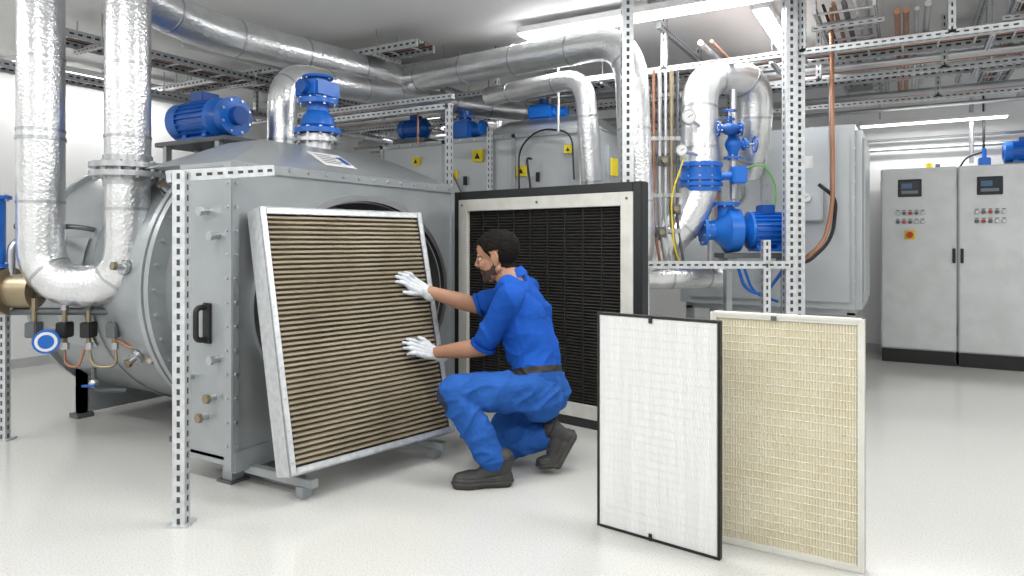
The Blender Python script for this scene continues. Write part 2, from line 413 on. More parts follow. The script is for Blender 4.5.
b.rev((1.66,4.95,1.27), (-1,0,0), [(0,.07),(.02,.155),(.11,.165),(.14,.12),(.2,.07),(.26,.07)], BLUE)
b.flange((1.39,4.95,1.27), (-1,0,0), .11, .025, BLUE)
b.cyl((1.55,4.95,1.35), (1.55,4.95,1.46), .06, BLUE); b.flange((1.55,4.95,1.46), (0,0,1), .1, .025, BLUE)
b.box((1.5,4.83,1.07), (2.07,5.07,1.105), DGREY, .003)
b.box((1.53,4.85,1.01), (1.6,5.05,1.07), GREY); b.box((1.95,4.85,1.01), (2.02,5.05,1.07), GREY)
for x in (1.56,1.98): b.box((x-.02,4.9,.0), (x+.02,4.98,1.01), GREY)
b.done()
b = B('blue_gate_valve', DIAG)
valve(b, (1.62,5.0,1.9), (0,0,1), .05, BLUE, V((1,0,0)))
b.cyl((1.62,5.0,1.5), (1.62,5.0,1.85), .025, STEEL); b.cyl((1.62,5.0,1.95), (1.62,5.0,2.3), .025, STEEL)
valve(b, (1.56,4.9,2.0), (1,0,0), .04, BLUE2)
b.pipe([(1.5,4.9,2.0),(1.38,4.95,2.0)], .02, STEEL, .05)
gauge(b, (1.22,4.72,2.05), (0,-1,0), .05); b.cyl((1.22,4.74,2.05), (1.37,4.9,2.0), .012, STEEL)
gauge(b, (1.17,4.72,1.82), (0,-1,0), .04); b.cyl((1.17,4.74,1.82), (1.37,4.9,1.80), .012, STEEL)
b.done()

b = B('valve_manifold', DIAG)
b.pipe([(-2.95,4.02,.78),(-2.2,4.02,.78)], .022, DGREY, .05, 12)
b.pipe([(-2.95,4.02,.78),(-2.95,4.02,1.2),(-2.8,4.3,1.2),(-2.45,4.35,1.25)], .022, STEEL, .08, 12)
b.pipe([(-2.95,4.05,1.28),(-2.6,4.12,1.28),(-2.45,4.3,1.22)], .016, DGREY, .08, 10)
for i, x in enumerate((-2.80,-2.62,-2.48,-2.33)):
    b.cyl((x,4.0,.80), (x,4.0,.56), .014, BRASS, 10)
    b.box((x-.032,3.96,.63), (x+.032,4.04,.72), (DGREY, BLACK, BLACK, DGREY)[i], .006)
    b.cyl((x,4.0,.56), (x,4.0,.60), .024, STEEL, 6)
    b.cyl((x,4.0,.79), (x,4.0,.86), .022, (BRASS, STEEL, DGREY, BRASS)[i], 8)
    b.cyl((x-.02,4.0,.87), (x+.05,3.99,.87), .007, (DGREY, RED, DGREY, DGREY)[i], 8)
gauge(b, (-2.66,3.9,.62), (.5,-1,0), .068, WHITE, BLUE); b.cyl(V((-2.66,3.9,.62))+V((.5,-1,0)).normalized()*.0165, V((-2.66,3.9,.62))+V((.5,-1,0)).normalized()*.018, .040, BLUE, 20)
b.cyl((-2.66,3.93,.62), (-2.66,4.02,.70), .012, BRASS)
b.pipe([(-2.62,4.0,.60),(-2.62,4.0,.47),(-2.54,4.0,.45),(-2.5,4.0,.58)], .008, COPPER, .05, 10)
b.pipe([(-2.48,4.0,.60),(-2.45,3.98,.46),(-2.3,3.98,.46),(-2.33,4.0,.60)], .009, BRASS, .06, 10)
b.pipe([(-2.33,4.0,.62),(-2.2,4.0,.55),(-2.18,4.0,.78)], .009, COPPER, .06, 10)
b.pipe([(-2.45,4.0,.45),(-2.45,4.0,.32),(-2.32,4.1,.30)], .014, DGREY, .05, 10)
b.ball((-2.45,4.0,.36), .028, STEEL); b.cyl((-2.50,3.97,.35),(-2.42,3.97,.35), .008, BLUE2, 8)
for x, z in ((-2.12,.74),(-2.1,.50),(-2.15,.62)):
    b.cyl((x,4.1,z), (x,3.95,z), .012, STEEL, 10); b.cyl((x,3.99,z), (x,3.95,z), .022, BRASS, 6); b.cyl((x-.03,3.97,z+.03),(x+.05,3.97,z+.03), .006, RED, 8)
b.cyl((-3.05,4.0,1.05), (-3.05,4.0,1.45), .07, BLUE, 18); b.flange((-3.05,4.0,1.45), (0,0,1), .1, .02, BLUE, 6); b.flange((-3.05,4.0,1.05), (0,0,1), .1, .02, BLUE, 6)
b.pipe([(-3.05,4.0,1.45),(-3.05,4.0,1.6)], .04, STEEL)
b.done()

# ------------------------------------------------------------------ second air handler behind
b = B('grey_air_handling_unit')
x0, x1, y0, y1, z0, z1 = -4.5, -2.2, 5.2, 6.4, .3, 2.12
b.box((x0,y0,z0), (x1,y1,z1), GREY2, .01)
b.box((x0-.02,y0-.02,z0-.3), (x1+.02,y1,z0), DGREY)
for x in (x0, x0+.75, x0+1.5, x1-.04):
    b.box((x,y0-.018,z0), (x+.04,y0,z1+.015), GREY, .003)
for z in (z0, 1.1, z1-.03):
    b.box((x0,y0-.018,z), (x1,y0,z+.04), GREY, .003)
for y in (y0, y1-.04): b.box((x1,y,z0), (x1+.018,y+.04,z1), GREY, .003)
b.box((x1,y0+.2,1.2), (x1+.025,y1-.25,2.0), GREY2, .006)
for x, z, w in ((-4.05,1.95,.04),(-3.35,1.96,.055),(-2.9,1.80,.045),(-3.62,1.8,.04),(-2.45,1.96,.035)):
    b.box((x-w,y0-.024,z-w), (x+w,y0-.001,z+w), YEL)
    b.add([(x-w*.55,y0-.0255,z-w*.5),(x+w*.55,y0-.0255,z-w*.5),(x,y0-.0255,z+w*.55)], [[0,1,2]], BLACK)
b.box((x1+.02,5.45,1.75), (x1+.03,5.6,1.9), YEL)
for x in (-4.3,-3.5,-2.75):
    for z in (1.3,1.7): b.box((x,y0-.03,z), (x+.03,y0-.015,z+.08), BLACK)
for i in range(16):
    b.cyl((x0+.1+i*.145,y0-.03,z1-.01), (x0+.1+i*.145,y0-.01,z1-.01), .009, STEEL, 6)
vs = [(-3.4,y0,z1),(x1,y0,z1),(x1,y1,z1),(-3.4,y1,z1),(-3.2,y0+.3,z1+.18),(-2.4,y0+.3,z1+.18),(-2.4,y1-.2,z1+.18),(-3.2,y1-.2,z1+.18)]
b.add(vs, [[0,1,5,4],[1,2,6,5],[2,3,7,6],[3,0,4,7],[4,5,6,7],[3,2,1,0]], GREY)
b.strut((-2.3,y0-.05,1.0), (-2.3,y0-.05,2.2), .04); b.strut((-3.2,y0-.05,1.0), (-3.2,y0-.05,2.2), .04)
b.strut((-3.2,y0-.06,1.62), (-2.3,y0-.06,1.62), .03)
b.add([(-3.68,y0-.03,1.9),(-3.66,y0-.03,1.9),(-3.26,y0-.03,1.2),(-3.28,y0-.03,1.2)], [[0,1,2,3]], DGREY)
b.pipe([(-2.8,y0-.02,1.9),(-2.8,y0-.1,1.9),(-2.7,y0-.1,1.2),(-2.5,y0-.05,1.1)], .01, BLACK, .1, 8)
b.pipe([(-2.9,y0-.05,1.3),(-2.9,y0-.06,2.0),(-2.7,y0-.06,2.15),(-2.4,y0-.05,2.1),(-2.38,y0-.05,1.7)], .008, BLACK, .12, 8)
b.done()
b = B('blue_electric_pump')
motor(b, (-4.3,5.5,2.32), (1,0,0), .10, .34); b.box((-4.5,5.38,2.12), (-4.1,5.62,2.21), DGREY)
b.done()
b = B('blue_damper_actuator')
b.box((-3.72,5.3,2.14), (-3.52,5.48,2.32), BLUE, .02); b.cyl((-3.62,5.39,2.32), (-3.62,5.39,2.42), .05, BLUE); b.flange((-3.62,5.39,2.36), (0,0,1), .09, .02, BLUE, 6)
b.cyl((-3.52,5.39,2.23), (-3.42,5.39,2.23), .06, BLUE); b.flange((-3.42,5.39,2.23), (1,0,0), .09, .02, BLUE, 6)
b.box((-3.02,5.5,2.30), (-2.78,5.7,2.44), BLUE, .02); b.cyl((-2.78,5.6,2.36), (-2.66,5.6,2.36), .05, BLUE); b.cyl((-2.9,5.6,2.44), (-2.9,5.6,2.5), .04, BLUE2)
b.done()
b = B('grey_expansion_tank_cabinet')
x0, x1, y0, y1, z0, z1 = -1.75, -.30, 6.0, 7.0, .60, 2.12
b.box((x0,y0,z0), (x1,y1,z1), GREY2, .05)
for x in (x0+.05,x1-.11):
    for y in (y0+.05,y1-.11): b.box((x,y,0), (x+.06,y+.06,z0+.02), GREY)
b.box((x0+.1,y0-.02,z0+.1), (x0+.7,y0,z1-.12), GREY2, .008)
b.box((x0+.78,y0-.02,z0+.1), (x1-.08,y0,z1-.12), GREY2, .008)
b.box((x1,y0+.1,z0+.1), (x1+.018,y1-.1,z1-.1), GREY2, .008)
for z in (z0+.25,z1-.35): b.box((x0+.66,y0-.035,z), (x0+.72,y0-.015,z+.1), STEEL, .004)
for i in range(10): 
    b.cyl((x1-.05,y0-.03,z0+.15+i*.13), (x1-.05,y0-.005,z0+.15+i*.13), .009, STEEL, 6)
    b.cyl((x0+.74,y0-.03,z0+.15+i*.13), (x0+.74,y0-.005,z0+.15+i*.13), .009, STEEL, 6)
b.box((x0+.95,y0-.10,1.35), (x0+1.18,y0-.02,1.65), GREY2, .01)
b.box((x0+.9,y0-.024,1.78), (x0+1.1,y0-.018,1.88), WHITE)
gauge(b, (x0+1.06,y0-.11,1.54), (0,-1,0), .04)
b.flange((x0+.45,y0-.03,1.62), (0,-1,0), .12, .03, GREY, 10)
b.pipe([(x0+.3,y0-.05,.9),(x0+.3,y0-.12,.9),(x0+.3,y0-.12,2.3)], .02, STEEL, .05, 10)
b.pipe([(x1-.2,y0-.03,1.3),(x1-.2,y0-.1,1.3),(x1-.22,y0-.1,2.4)], .014, STEEL, .05, 10)
b.done()
b = B('hanging_power_cable', DIAG)
b.pipe([(2.27,4.85,2.85),(2.28,4.85,1.45),(2.22,4.85,1.18),(2.08,4.9,1.05)], .015, COPPER, .2, 10)
b.pipe([(2.2,4.9,1.6),(2.32,4.88,1.5),(2.3,4.9,1.2),(2.1,4.9,1.02),(1.95,4.9,1.08)], .013, BLACK, .12, 10)
b.pipe([(1.62,4.9,1.02),(1.66,4.88,.85),(1.8,4.88,.80),(1.95,4.88,1.0)], .012, BLUE, .1, 10)
b.pipe([(1.66,4.9,1.02),(1.72,4.88,.82),(1.9,4.88,.76)], .010, BLUE, .1, 10)
b.pipe([(1.2,4.75,1.78),(1.1,4.73,1.5),(1.12,4.73,1.15),(1.2,4.8,1.0)], .005, YEL, .1, 8)
b.pipe([(1.7,4.95,1.72),(1.8,4.9,1.75),(1.9,4.9,1.6),(1.88,4.9,1.4)], .007, mat('green_cable',(.15,.4,.08),.5), .1, 8)
for k in range(5):
    x = 1.0+k*.042
    b.pipe([(x,4.82,2.4),(x,4.82,1.3),(x+.05,4.85,1.05)], .010+.005*(k%2), (COPPER,STEEL,GALV,BRASS,DGREY)[k], .1, 10)
    for z in (1.25,1.5,1.9): b.box((x-.02,4.8,z), (x+.02,4.84,z+.03), STEEL, .003)
for x, z in ((1.06,1.72),(1.14,1.38),(1.04,1.22)): b.box((x-.03,4.77,z), (x+.04,4.83,z+.07), DGREY, .005); b.cyl((x,4.77,z+.035),(x,4.73,z+.035), .02, BRASS, 8)
b.done()

# ------------------------------------------------------------------ strut framework
def post(name, M, segs, w=.041, pitch=.05):
    b = B(name, M)
    for p1, p2 in segs: b.strut(p1, p2, w, pitch)
    b.box(V(segs[0][0])-V((.045,.045,0)), V(segs[0][0])+V((.045,.045,.01)), GALV)
    return b.done()
post('slotted_strut_post', DIAG, [((-1.395,2.88,0),(-1.395,2.88,1.49))], .052, .045)
post('slotted_strut_post', DIAG, [((-3.05,4.1,0),(-3.05,4.1,1.0))], .045)
post('slotted_strut_post', I4, [((-2.9,4.1,0),(-2.9,4.1,2.2)), ((-2.9,4.1,2.18),(-4.1,4.1,2.18))])
post('slotted_strut_post', DIAG, [((.745,4.42,0),(.745,4.42,2.9))], .072, .05)
post('slotted_strut_post', DIAG, [((1.91,4.7,0),(1.91,4.7,2.9)), ((1.99,4.76,0),(1.99,4.76,2.9))], .075, .05)
post('slotted_strut_post', DIAG, [((1.74,4.68,0),(1.74,4.68,1.2)), ((.82,4.68,1.03),(1.9,4.68,1.03))], .05)
post('slotted_strut_post', DIAG, [((.95,4.9,0),(.95,4.9,2.3))], .06)
post('slotted_strut_post', I4, [((-4.9,4.3,0),(-4.9,4.3,2.9)), ((-4.9,4.3,2.3),(-3.0,4.3,2.3))])
b = B('strut_cross_brace', DIAG); b.strut((-1.46,2.90,1.47), (-1.14,3.24,1.53), .05, .045); b.done()

def tray(p1, p2, w=.3, m=GALV):
    b = B('cable_tray'); p1 = V(p1); p2 = V(p2); ax, u, v = basis(p2-p1)
    side = ax.cross(V((0,0,1))).normalized()
    for s_ in (-1,1): b.strut(p1+side*s_*w/2, p2+side*s_*w/2, .02, .06, m, .06)
    n = int((p2-p1).length/.22)
    for i in range(n):
        c = p1+(p2-p1)*((i+.5)/n); b.cyl(c-side*w/2, c+side*w/2, .009, m, 6)
    for k in range(5):
        o_ = side*(-w*.35+w*.7*k/4)+V((0,0,.02)); b.cyl(p1+o_, p2+o_, .010+.004*(k%3), (BLACK, COPPER, DGREY, WHITE, STEEL)[k], 6)
    for i in range(int((p2-p1).length/1.4)+1):
        c = p1+ax*(.3+1.4*i)
        if (c-p1).length > (p2-p1).length: break
        for s_ in (-1,1): b.cyl(c+side*s_*(w/2+.02)-V((0,0,.03)), V((c.x,c.y,H))+side*s_*(w/2+.02), .005, STEEL, 6)
        b.strut(c-side*(w/2+.05)-V((0,0,.045)), c+side*(w/2+.05)-V((0,0,.045)), .03, .05)
    return b.done()
tray((-6.8,5.75,2.62), (1.2,5.75,2.62), .32)
tray((-6.8,6.9,2.66), (1.5,6.9,2.66), .25)
tray((-.35,4.9,2.72), (-.35,8.2,2.72), .35)
tray((.7,5.2,2.70), (.7,8.2,2.70), .2)
tray((-5.4,2.6,2.70), (-5.4,8.2,2.70), .3)
tray((-6.3,2.6,2.60), (-6.3,8.2,2.60), .2)
tray((-6.8,4.35,2.74), (-3.3,4.35,2.74), .22)
tray((-5.2,4.98,2.76), (-2.75,4.98,2.76), .2)
b = B('overhead_conduits')
for k, (y, z, r, m) in enumerate(((5.25,2.55,.018,COPPER),(5.32,2.55,.013,COPPER),(5.4,2.56,.022,STEEL),(6.2,2.62,.02,STEEL),(6.28,2.62,.02,STEEL),(6.36,2.62,.014,COPPER),(7.5,2.6,.03,STEEL),(7.6,2.6,.018,COPPER),(7.75,2.5,.02,STEEL),(8.2,2.15,.02,STEEL),(8.2,2.25,.014,STEEL))):
    b.cyl((-6.9,y,z), (1.6,y,z), r, m, 10)
for y, z, r, m in ((5.14,2.70,.02,COPPER),(5.2,2.70,.016,STEEL),(4.86,2.72,.018,COPPER)):
    b.cyl((-5.6,y,z), (-2.8,y,z), r, m, 10)
for k, (x, z, r, m) in enumerate(((-.05,2.66,.018,COPPER),(.0,2.66,.018,COPPER),(.06,2.66,.014,STEEL),(.12,2.68,.02,STEEL),(.95,2.6,.025,STEEL),(-1.3,2.64,.02,STEEL),(-1.22,2.64,.012,COPPER),(-4.6,2.66,.02,STEEL),(-4.5,2.66,.02,STEEL),(-5.9,2.5,.03,STEEL),(-5.0,2.75,.014,WHITE),(1.2,2.75,.02,STEEL))):
    b.cyl((x,3.4 if x < -2.7 else 5.0,z), (x,8.25,z), r, m, 10)
for x in (-5.8,-4.2,-2.9,-1.6,.45): b.strut((x,4.95,2.80), (x,8.2,2.80), .041, .05)
for y in (5.1,6.1,7.3): b.strut((-6.8,y,2.50), (1.6,y,2.50), .041, .05)
for x in (-6.2,-4.4,-3.1,-1.6,-.62,.25,1.1):
    for y in (5.1,6.1,7.3): b.strut((x,y,2.5), (x,y,2.9), .041, .05)
for x in (-6.9,-.7,1.3): b.cyl((x,8.24,2.6), (x,8.24,2.15), .015, STEEL, 8)
for x, y in ((-6.0,5.0),(-1.5,6.5),(-.5,7.6),(.3,6.2)): b.box((x,y,2.68), (x+.22,y+.16,2.82), GREY2, .01)
b.done()
b = B('dropped_conduit')
for x, y, z, r, m in ((-4.0,5.15,2.1,.010,COPPER),(-2.5,5.1,2.1,.012,STEEL),(-1.5,5.9,2.0,.02,STEEL),(-1.4,5.92,1.2,.014,COPPER),(-1.25,5.92,1.9,.014,STEEL),(-.8,5.95,2.1,.03,STEEL),(.55,8.0,1.95,.02,STEEL),(.65,8.0,1.95,.012,BLACK)):
    b.cyl((x,y,z), (x,y,2.72), r, m, 10)
b.done()

# ------------------------------------------------------------------ control cabinets
def cabinet(x0, x1, two):
    b = B('control_cabinet'); y0, y1 = 7.70, 8.2
    b.box((x0+.01,y0+.02,0), (x1-.01,y1,.13), BLACK)
    b.box((x0,y0+.02,.13), (x1,y1,1.9), GREY2, .008)
    b.box((x0+.012,y0-.006,.145), (x1-.012,y0+.02,1.885), mat('cabinet_door_grey',(.63,.65,.66),.4,.1), .006)
    cx = (x0+x1)/2-.07
    b.box((cx-.10,y0-.014,1.62), (cx+.10,y0-.006,1.79), BLACK, .004)
    b.box((cx-.08,y0-.016,1.64), (cx+.08,y0-.0135,1.77), SCREEN)
    b.box((cx-.07,y0-.0175,1.70), (cx+.02,y0-.0155,1.75), mat('screen_blue',(.05,.12,.22),.3))
    b.box((cx-.07,y0-.0175,1.65), (cx+.07,y0-.0155,1.68), mat('screen_grey',(.15,.18,.2),.3))
    for j in range(2):
        for i in range(5):
            p = V((cx-.10+i*.052,y0-.006,1.46-j*.085))
            b.cyl(p, p+V((0,-.018,0)), .014, (WHITE,DGREY,RED,DGREY,WHITE)[(i+j)%5], 14); b.torus(p+V((0,-.003,0)), (0,1,0), .017, .003, STEEL, 14, 5)
            b.box(p+V((-.015,-.002,.024)), p+V((.015,0,.032)), DGREY)
    if two:
        p = V((cx,y0-.006,1.25)); b.box(p+V((-.045,-.004,-.045)), p+V((.045,0,.045)), YEL, .002); b.cyl(p, p+V((0,-.03,0)), .018, RED); b.cyl(p+V((0,-.03,0)), p+V((0,-.045,0)), .03, RED)
    b.box((x1-.04 if two else x0+.02,y0-.02,.98), (x1-.015 if two else x0+.045,y0-.004,1.12), BLACK, .004)
    for z in (.3,1.7): b.cyl((x0+.006,y0-.008,z), (x0+.006,y0-.008,z+.08), .008, STEEL, 8)
    b.done()
cabinet(-.22, .42, True); cabinet(.424, 1.06, False)
b = B('blue_electric_pump')
motor(b, (.95,7.95,2.03), (1,0,0), .10, .3); b.box((.8,7.84,1.9), (1.1,8.06,1.925), DGREY); b.done()
b = B('small_blue_solenoid')
b.box((.60,7.9,1.9), (.70,8.0,1.99), BLUE, .008); b.cyl((.65,7.95,1.99), (.65,7.95,2.08), .02, BLUE); b.pipe([(.65,7.95,2.05),(.5,7.95,2.0),(.45,7.95,1.9)], .008, BLACK, .08, 8)
b.cyl((.2,7.95,1.9), (.2,7.95,1.96), .03, YEL); b.cyl((.27,7.95,1.9), (.27,7.95,1.95), .02, DGREY); b.done()

# ------------------------------------------------------------------ filters
def frameM(o, ex, ez):
    ex = V(ex).normalized(); ez = V(ez); ez = (ez-ex*ez.dot(ex)).normalized(); ey = ez.cross(ex)
    m = Matrix((( *ex,0),( *ey,0),( *ez,0),(0,0,0,1))).transposed(); m.translation = V(o); return DIAG @ m
def border(b, W, Hh, y0, y1, w, m, bev=.003, ins=0):
    b.box((ins,y0,ins), (ins+w,y1,Hh-ins), m, bev); b.box((W-ins-w,y0,ins), (W-ins,y1,Hh-ins), m, bev)
    b.box((ins+w,y0,ins), (W-ins-w,y1,ins+w), m, bev); b.box((ins+w,y0,Hh-ins-w), (W-ins-w,y1,Hh-ins), m, bev)
b = B('dirty_pleated_filter', frameM((-.989,3.042,.14), (.679,.734,0), (-.215,.193,1.221)))
W, Hh, T_ = .995, 1.255, .125
border(b, W, Hh, 0, T_, .012, GALV)
border(b, W, Hh, 0, .006, .036, GALV)
border(b, W, Hh, T_-.006, T_, .04, GALV)
b.box((.012,.09,.012), (W-.012,.10,Hh-.012), DIRTSHADE)
n = 48; zA, zB = .038, Hh-.038; p = (zB-zA)/n
for i in range(n):
    z = zA+i*p
    xa, xb = .037, W-.037
    nx = 30; vs = []; fs = []
    for k in range(nx+1):
        x = xa+(xb-xa)*k/nx; j = .0020*noise.noise(V((x*7, i*3.1, 0)))+.0014*noise.noise(V((x*31,i*7.7,3)))
        vs += [(x,.032,z), (x,.012,z+p*.30+j), (x,.009,z+p*.70+j), (x,.032,z+p)]
    for k in range(nx):
        q = k*4; fs.append([q+1,q+2,q+6,q+5])
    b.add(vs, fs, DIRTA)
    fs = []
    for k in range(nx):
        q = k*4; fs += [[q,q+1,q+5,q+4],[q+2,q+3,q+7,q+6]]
    b.add(vs, fs, DIRTSHADE)
for i in range(9):
    z = .06+i*.142
    for x in (.02,W-.02): b.cyl((x,-.003,z), (x,.001,z), .005, STEEL, 8)
b.done()
o = V((-.44,5.10,0)); e = V((1.22,-1.0,0))
b = B('black_framed_filter', frameM(o, e, (0,0,1)))
W, Hh = 1.577, 1.555
border(b, W, Hh, 0, .085, .06, mat('black_frame',(.02,.021,.022),.45), .005)
border(b, W, Hh, -.006, .03, .085, mat('white_gasket',(.66,.66,.62),.5,0,(.58,.57,.52),9), .003, .06)
b.box((.06,.05,.06), (W-.06,.06,Hh-.06), BMED)
n = 62; zA, zB = .15, Hh-.15
for i in range(n):
    z = zA+(zB-zA)*(i+.5)/n; hh = (zB-zA)/n
    b.add([(.145,.045,z-hh*.5),(W-.145,.045,z-hh*.5),(W-.145,.018,z),(.145,.018,z),(W-.145,.045,z+hh*.4),(.145,.045,z+hh*.4)], [[0,1,2,3],[3,2,4,5]], BMED2)
for k in range(1,9): 
    x = .145+(W-.29)*k/9; b.box((x-.0025,.012,zA), (x+.0025,.02,zB), BMED)
for x in (.10,W-.10,W/2):
    for z in (.10,Hh-.10): b.cyl((x,-.012,z), (x,-.004,z), .008, DGREY, 8)
b.done()
b = B('white_panel_filter', frameM((.357,2.87,0), (.419,-.32,0), (0,0,1)))
W, Hh = .527, .897
border(b, W, Hh, 0, .028, .010, BLACK, .002)
b.box((.009,.006,.009), (W-.009,.02,Hh-.009), WMED)
n = 74
for i in range(n):
    x = .012+(W-.024)*i/n; w = (W-.024)/n
    b.add([(x,.006,.012),(x+w*.5,.0035,.012),(x+w,.006,.012),(x,.006,Hh-.012),(x+w*.5,.0035,Hh-.012),(x+w,.006,Hh-.012)], [[0,1,4,3],[1,2,5,4]], WMED)
for z in (.0,Hh-.03): b.box((W*.45,-.004,z), (W*.45+.016,.0,z+.03), BLACK, .002)
for i in range(1,28): b.box((.012,.0028,Hh*i/28), (W-.012,.0036,Hh*i/28+.0014), WMED)
b.done()
b = B('cream_pleated_filter', frameM((.793,2.734,0), (.425,-.258,0), (0,0,1)))
W, Hh = .552, .915
border(b, W, Hh, 0, .045, .014, CREAMF, .002)
border(b, W, Hh, .004, .04, .024, CREAMF, .002)
b.box((.02,.036,.02), (W-.02,.040,Hh-.02), PAPER)
n = 50
for i in range(n):
    w = (W-.048)/n; x = .024+w*i
    b.add([(x,.021,.024),(x+w*.5,.010,.024),(x+w,.021,.024),(x,.021,Hh-.024),(x+w*.5,.010,Hh-.024),(x+w,.021,Hh-.024)], [[0,1,4,3],[1,2,5,4]], PAPER)
n = 27
for i in range(n):
    z = .04+(Hh-.08)*(i+.5)/n; b.cyl((.024,.0125,z), (W-.024,.0125,z), .0020, PAPER2, 6)
b.box((W*.42,-.003,Hh-.024), (W*.42+.02,0,Hh-.006), DGREY)
b.done()

# ------------------------------------------------------------------ worker
def capsule(bm, p1, r1, p2, r2):
    t = bmesh.new()
    for p, r in ((p1,r1),(p2,r2)):
        bmesh.ops.create_icosphere(t, subdivisions=3, radius=r, matrix=Matrix.Translation(V(p)))
    g = bmesh.ops.convex_hull(t, input=t.verts)
    kill = [v for v in t.verts if not v.link_faces]
    junk = set(x for x in g['geom_interior'] if isinstance(x, bmesh.types.BMVert)) | set(kill)
    if junk: bmesh.ops.delete(t, geom=list(junk), context='VERTS')
    bmesh.ops.recalc_face_normals(t, faces=t.faces)
    me = bpy.data.meshes.new('t'); t.to_mesh(me); t.free(); bm.from_mesh(me); bpy.data.meshes.remove(me)
def ellip(bm, c, r):
    bmesh.ops.create_icosphere(bm, subdivisions=4, radius=1, matrix=Matrix.Translation(V(c)) @ Matrix.Diagonal((*r,1)))
def remeshed(prims, voxel, smooth):
    bm = bmesh.new()
    for p in prims:
        if p[0] == 'c': capsule(bm, *p[1:5])
        else: ellip(bm, p[1], p[2])
    me = bpy.data.meshes.new('tmp'); bm.to_mesh(me); bm.free()
    ob = bpy.data.objects.new('tmp', me); COL.objects.link(ob)
    m = ob.modifiers.new('r','REMESH'); m.mode = 'VOXEL'; m.voxel_size = voxel
    if smooth: s_ = ob.modifiers.new('s','SMOOTH'); s_.iterations = smooth; s_.factor = .5
    dg = bpy.context.evaluated_depsgraph_get(); ev = ob.evaluated_get(dg)
    out = bpy.data.meshes.new_from_object(ev); bpy.data.objects.remove(ob); bpy.data.meshes.remove(me)
    return out
def labels(me, prims):
    n = len(me.polygons); c = np.empty(n*3); me.polygons.foreach_get('center', c); c = c.reshape(-1,3)
    best = np.full(n, 1e9); lab = np.zeros(n, dtype=int)
    for i, p in enumerate(prims):
        if p[0] == 'c':
            a = np.array(p[1]); b_ = np.array(p[3]); ab = b_-a; L = max(ab.dot(ab),1e-9)
            t = np.clip(((c-a)@ab)/L, 0, 1); d = np.linalg.norm(c-(a+t[:,None]*ab), axis=1)-(p[2]+(p[4]-p[2])*t)
        else:
            r = np.array(p[2]); q = np.linalg.norm((c-np.array(p[1]))/r, axis=1); d = (q-1)*r.min()
        k = d < best; best[k] = d[k]; lab[k] = i
    return c, lab
def finish(me, name, mats, idx, M, parent):
    me.materials.clear()
    for m in mats: me.materials.append(m)
    me.polygons.foreach_set('material_index', [int(i) for i in idx]); me.polygons.foreach_set('use_smooth', [True]*len(me.polygons)); me.update()
    ob = bpy.data.objects.new(name, me); COL.objects.link(ob); ob.parent = parent; ob.matrix_world = M
    return ob
worker = bpy.data.objects.new('maintenance_worker', None); COL.objects.link(worker)

l = V((-.30,-.954,0)); f = V((-.954,.30,0))
Lsh, Rsh = V((-.015,3.50,.900)), V((.085,3.84,.925))
Lel, Rel = V((-.157,3.58,.635)), V((-.202,3.84,.829))
Lwr, Rwr = V((-.424,3.71,.588)), V((-.49,3.80,.922))
pel = V((.140,3.60,.42)); Lhip = pel+l*.095; Rhip = pel-l*.095
Lkn, Rkn = V((-.290,3.35,.455)), V((-.11,3.64,.085))
Lan, Ran = V((-.095,3.33,.12)), V((.185,3.54,.195))
neck = V((-.005,3.675,.980))
P = []
def c_(p1, r1, p2, r2, lb): P.append(('c', tuple(p1), r1, tuple(p2), r2, lb))
bel = V((.122,3.64,.60)); che = V((.070,3.68,.80))
for s_ in (-1,1):
    c_(pel+V((0,0,.05))+l*.065*s_, .118, bel+l*.062*s_, .116, 0)
    c_(bel+l*.062*s_, .116, che+l*.080*s_, .117, 0)
    c_(bel+l*.05*s_+f*.045, .10, che+l*.065*s_+f*.04, .10, 0)
    c_(che+l*.075*s_-f*.02, .108, che+l*.10*s_+V((-.03,0,.08)), .084, 0)
c_(Lsh, .070, Rsh, .070, 0)
for sh in (Lsh,Rsh):
    c_(sh.lerp(neck,.10)-f*.01, .068, neck+V((.015,0,-.025)), .066, 0)
    c_(che+V((.02,0,.06)), .09, sh.lerp(neck,.5), .075, 0)
c_(neck+V((.01,0,-.03)), .070, neck+V((.0,0,.010)), .062, 0)
for sh, el in ((Lsh,Lel),(Rsh,Rel)):
    c_(sh, .073, sh.lerp(el,.72), .068, 0)
    c_(sh.lerp(el,.68), .068, sh.lerp(el,.80), .066, 0)
for el, wr, sh in ((Lel,Lwr,Lsh),(Rel,Rwr,Rsh)):
    c_(sh.lerp(el,.7), .048, el, .045, 2)
    c_(el, .045, el.lerp(wr,.3), .048, 2); c_(el.lerp(wr,.3), .048, wr, .030, 2)
c_(Lhip, .122, Rhip, .122, 1)
for h in (Lhip,Rhip): c_(h-f*.035+V((0,0,-.035)), .112, h, .12, 1)
c_(Lhip, .112, Lkn.lerp(Lhip,.12), .084, 1); c_(Lkn.lerp(Lhip,.12), .084, Lkn, .074, 1)
c_(Lkn, .074, Lkn.lerp(Lan,.35), .078, 1); c_(Lkn.lerp(Lan,.35), .078, Lan+V((0,0,.015)), .070, 1)
c_(Rhip, .115, Rkn, .082, 1); c_(Rkn, .078, Rkn.lerp(Ran,.5), .082, 1); c_(Rkn.lerp(Ran,.5), .082, Ran, .060, 1)
c_(Rhip.lerp(Rkn,.5)+V((.04,0,-.02)), .09, Rkn.lerp(Ran,.4)+V((0,0,.03)), .075, 1)
me = remeshed(P, .0055, 5)
c, lab = labels(me, P)
lb = np.array([p[5] for p in P])[lab]
vn = me.vertices; vl = np.zeros(len(vn), dtype=int)
for poly, L_ in zip(me.polygons, lb):
    for v in poly.vertices: vl[v] = max(vl[v], L_)
nrm = [v.normal.copy() for v in vn]
def ridge(q):
    a = 1-abs(noise.noise(q))*2.0
    return max(a, 0)**1.8
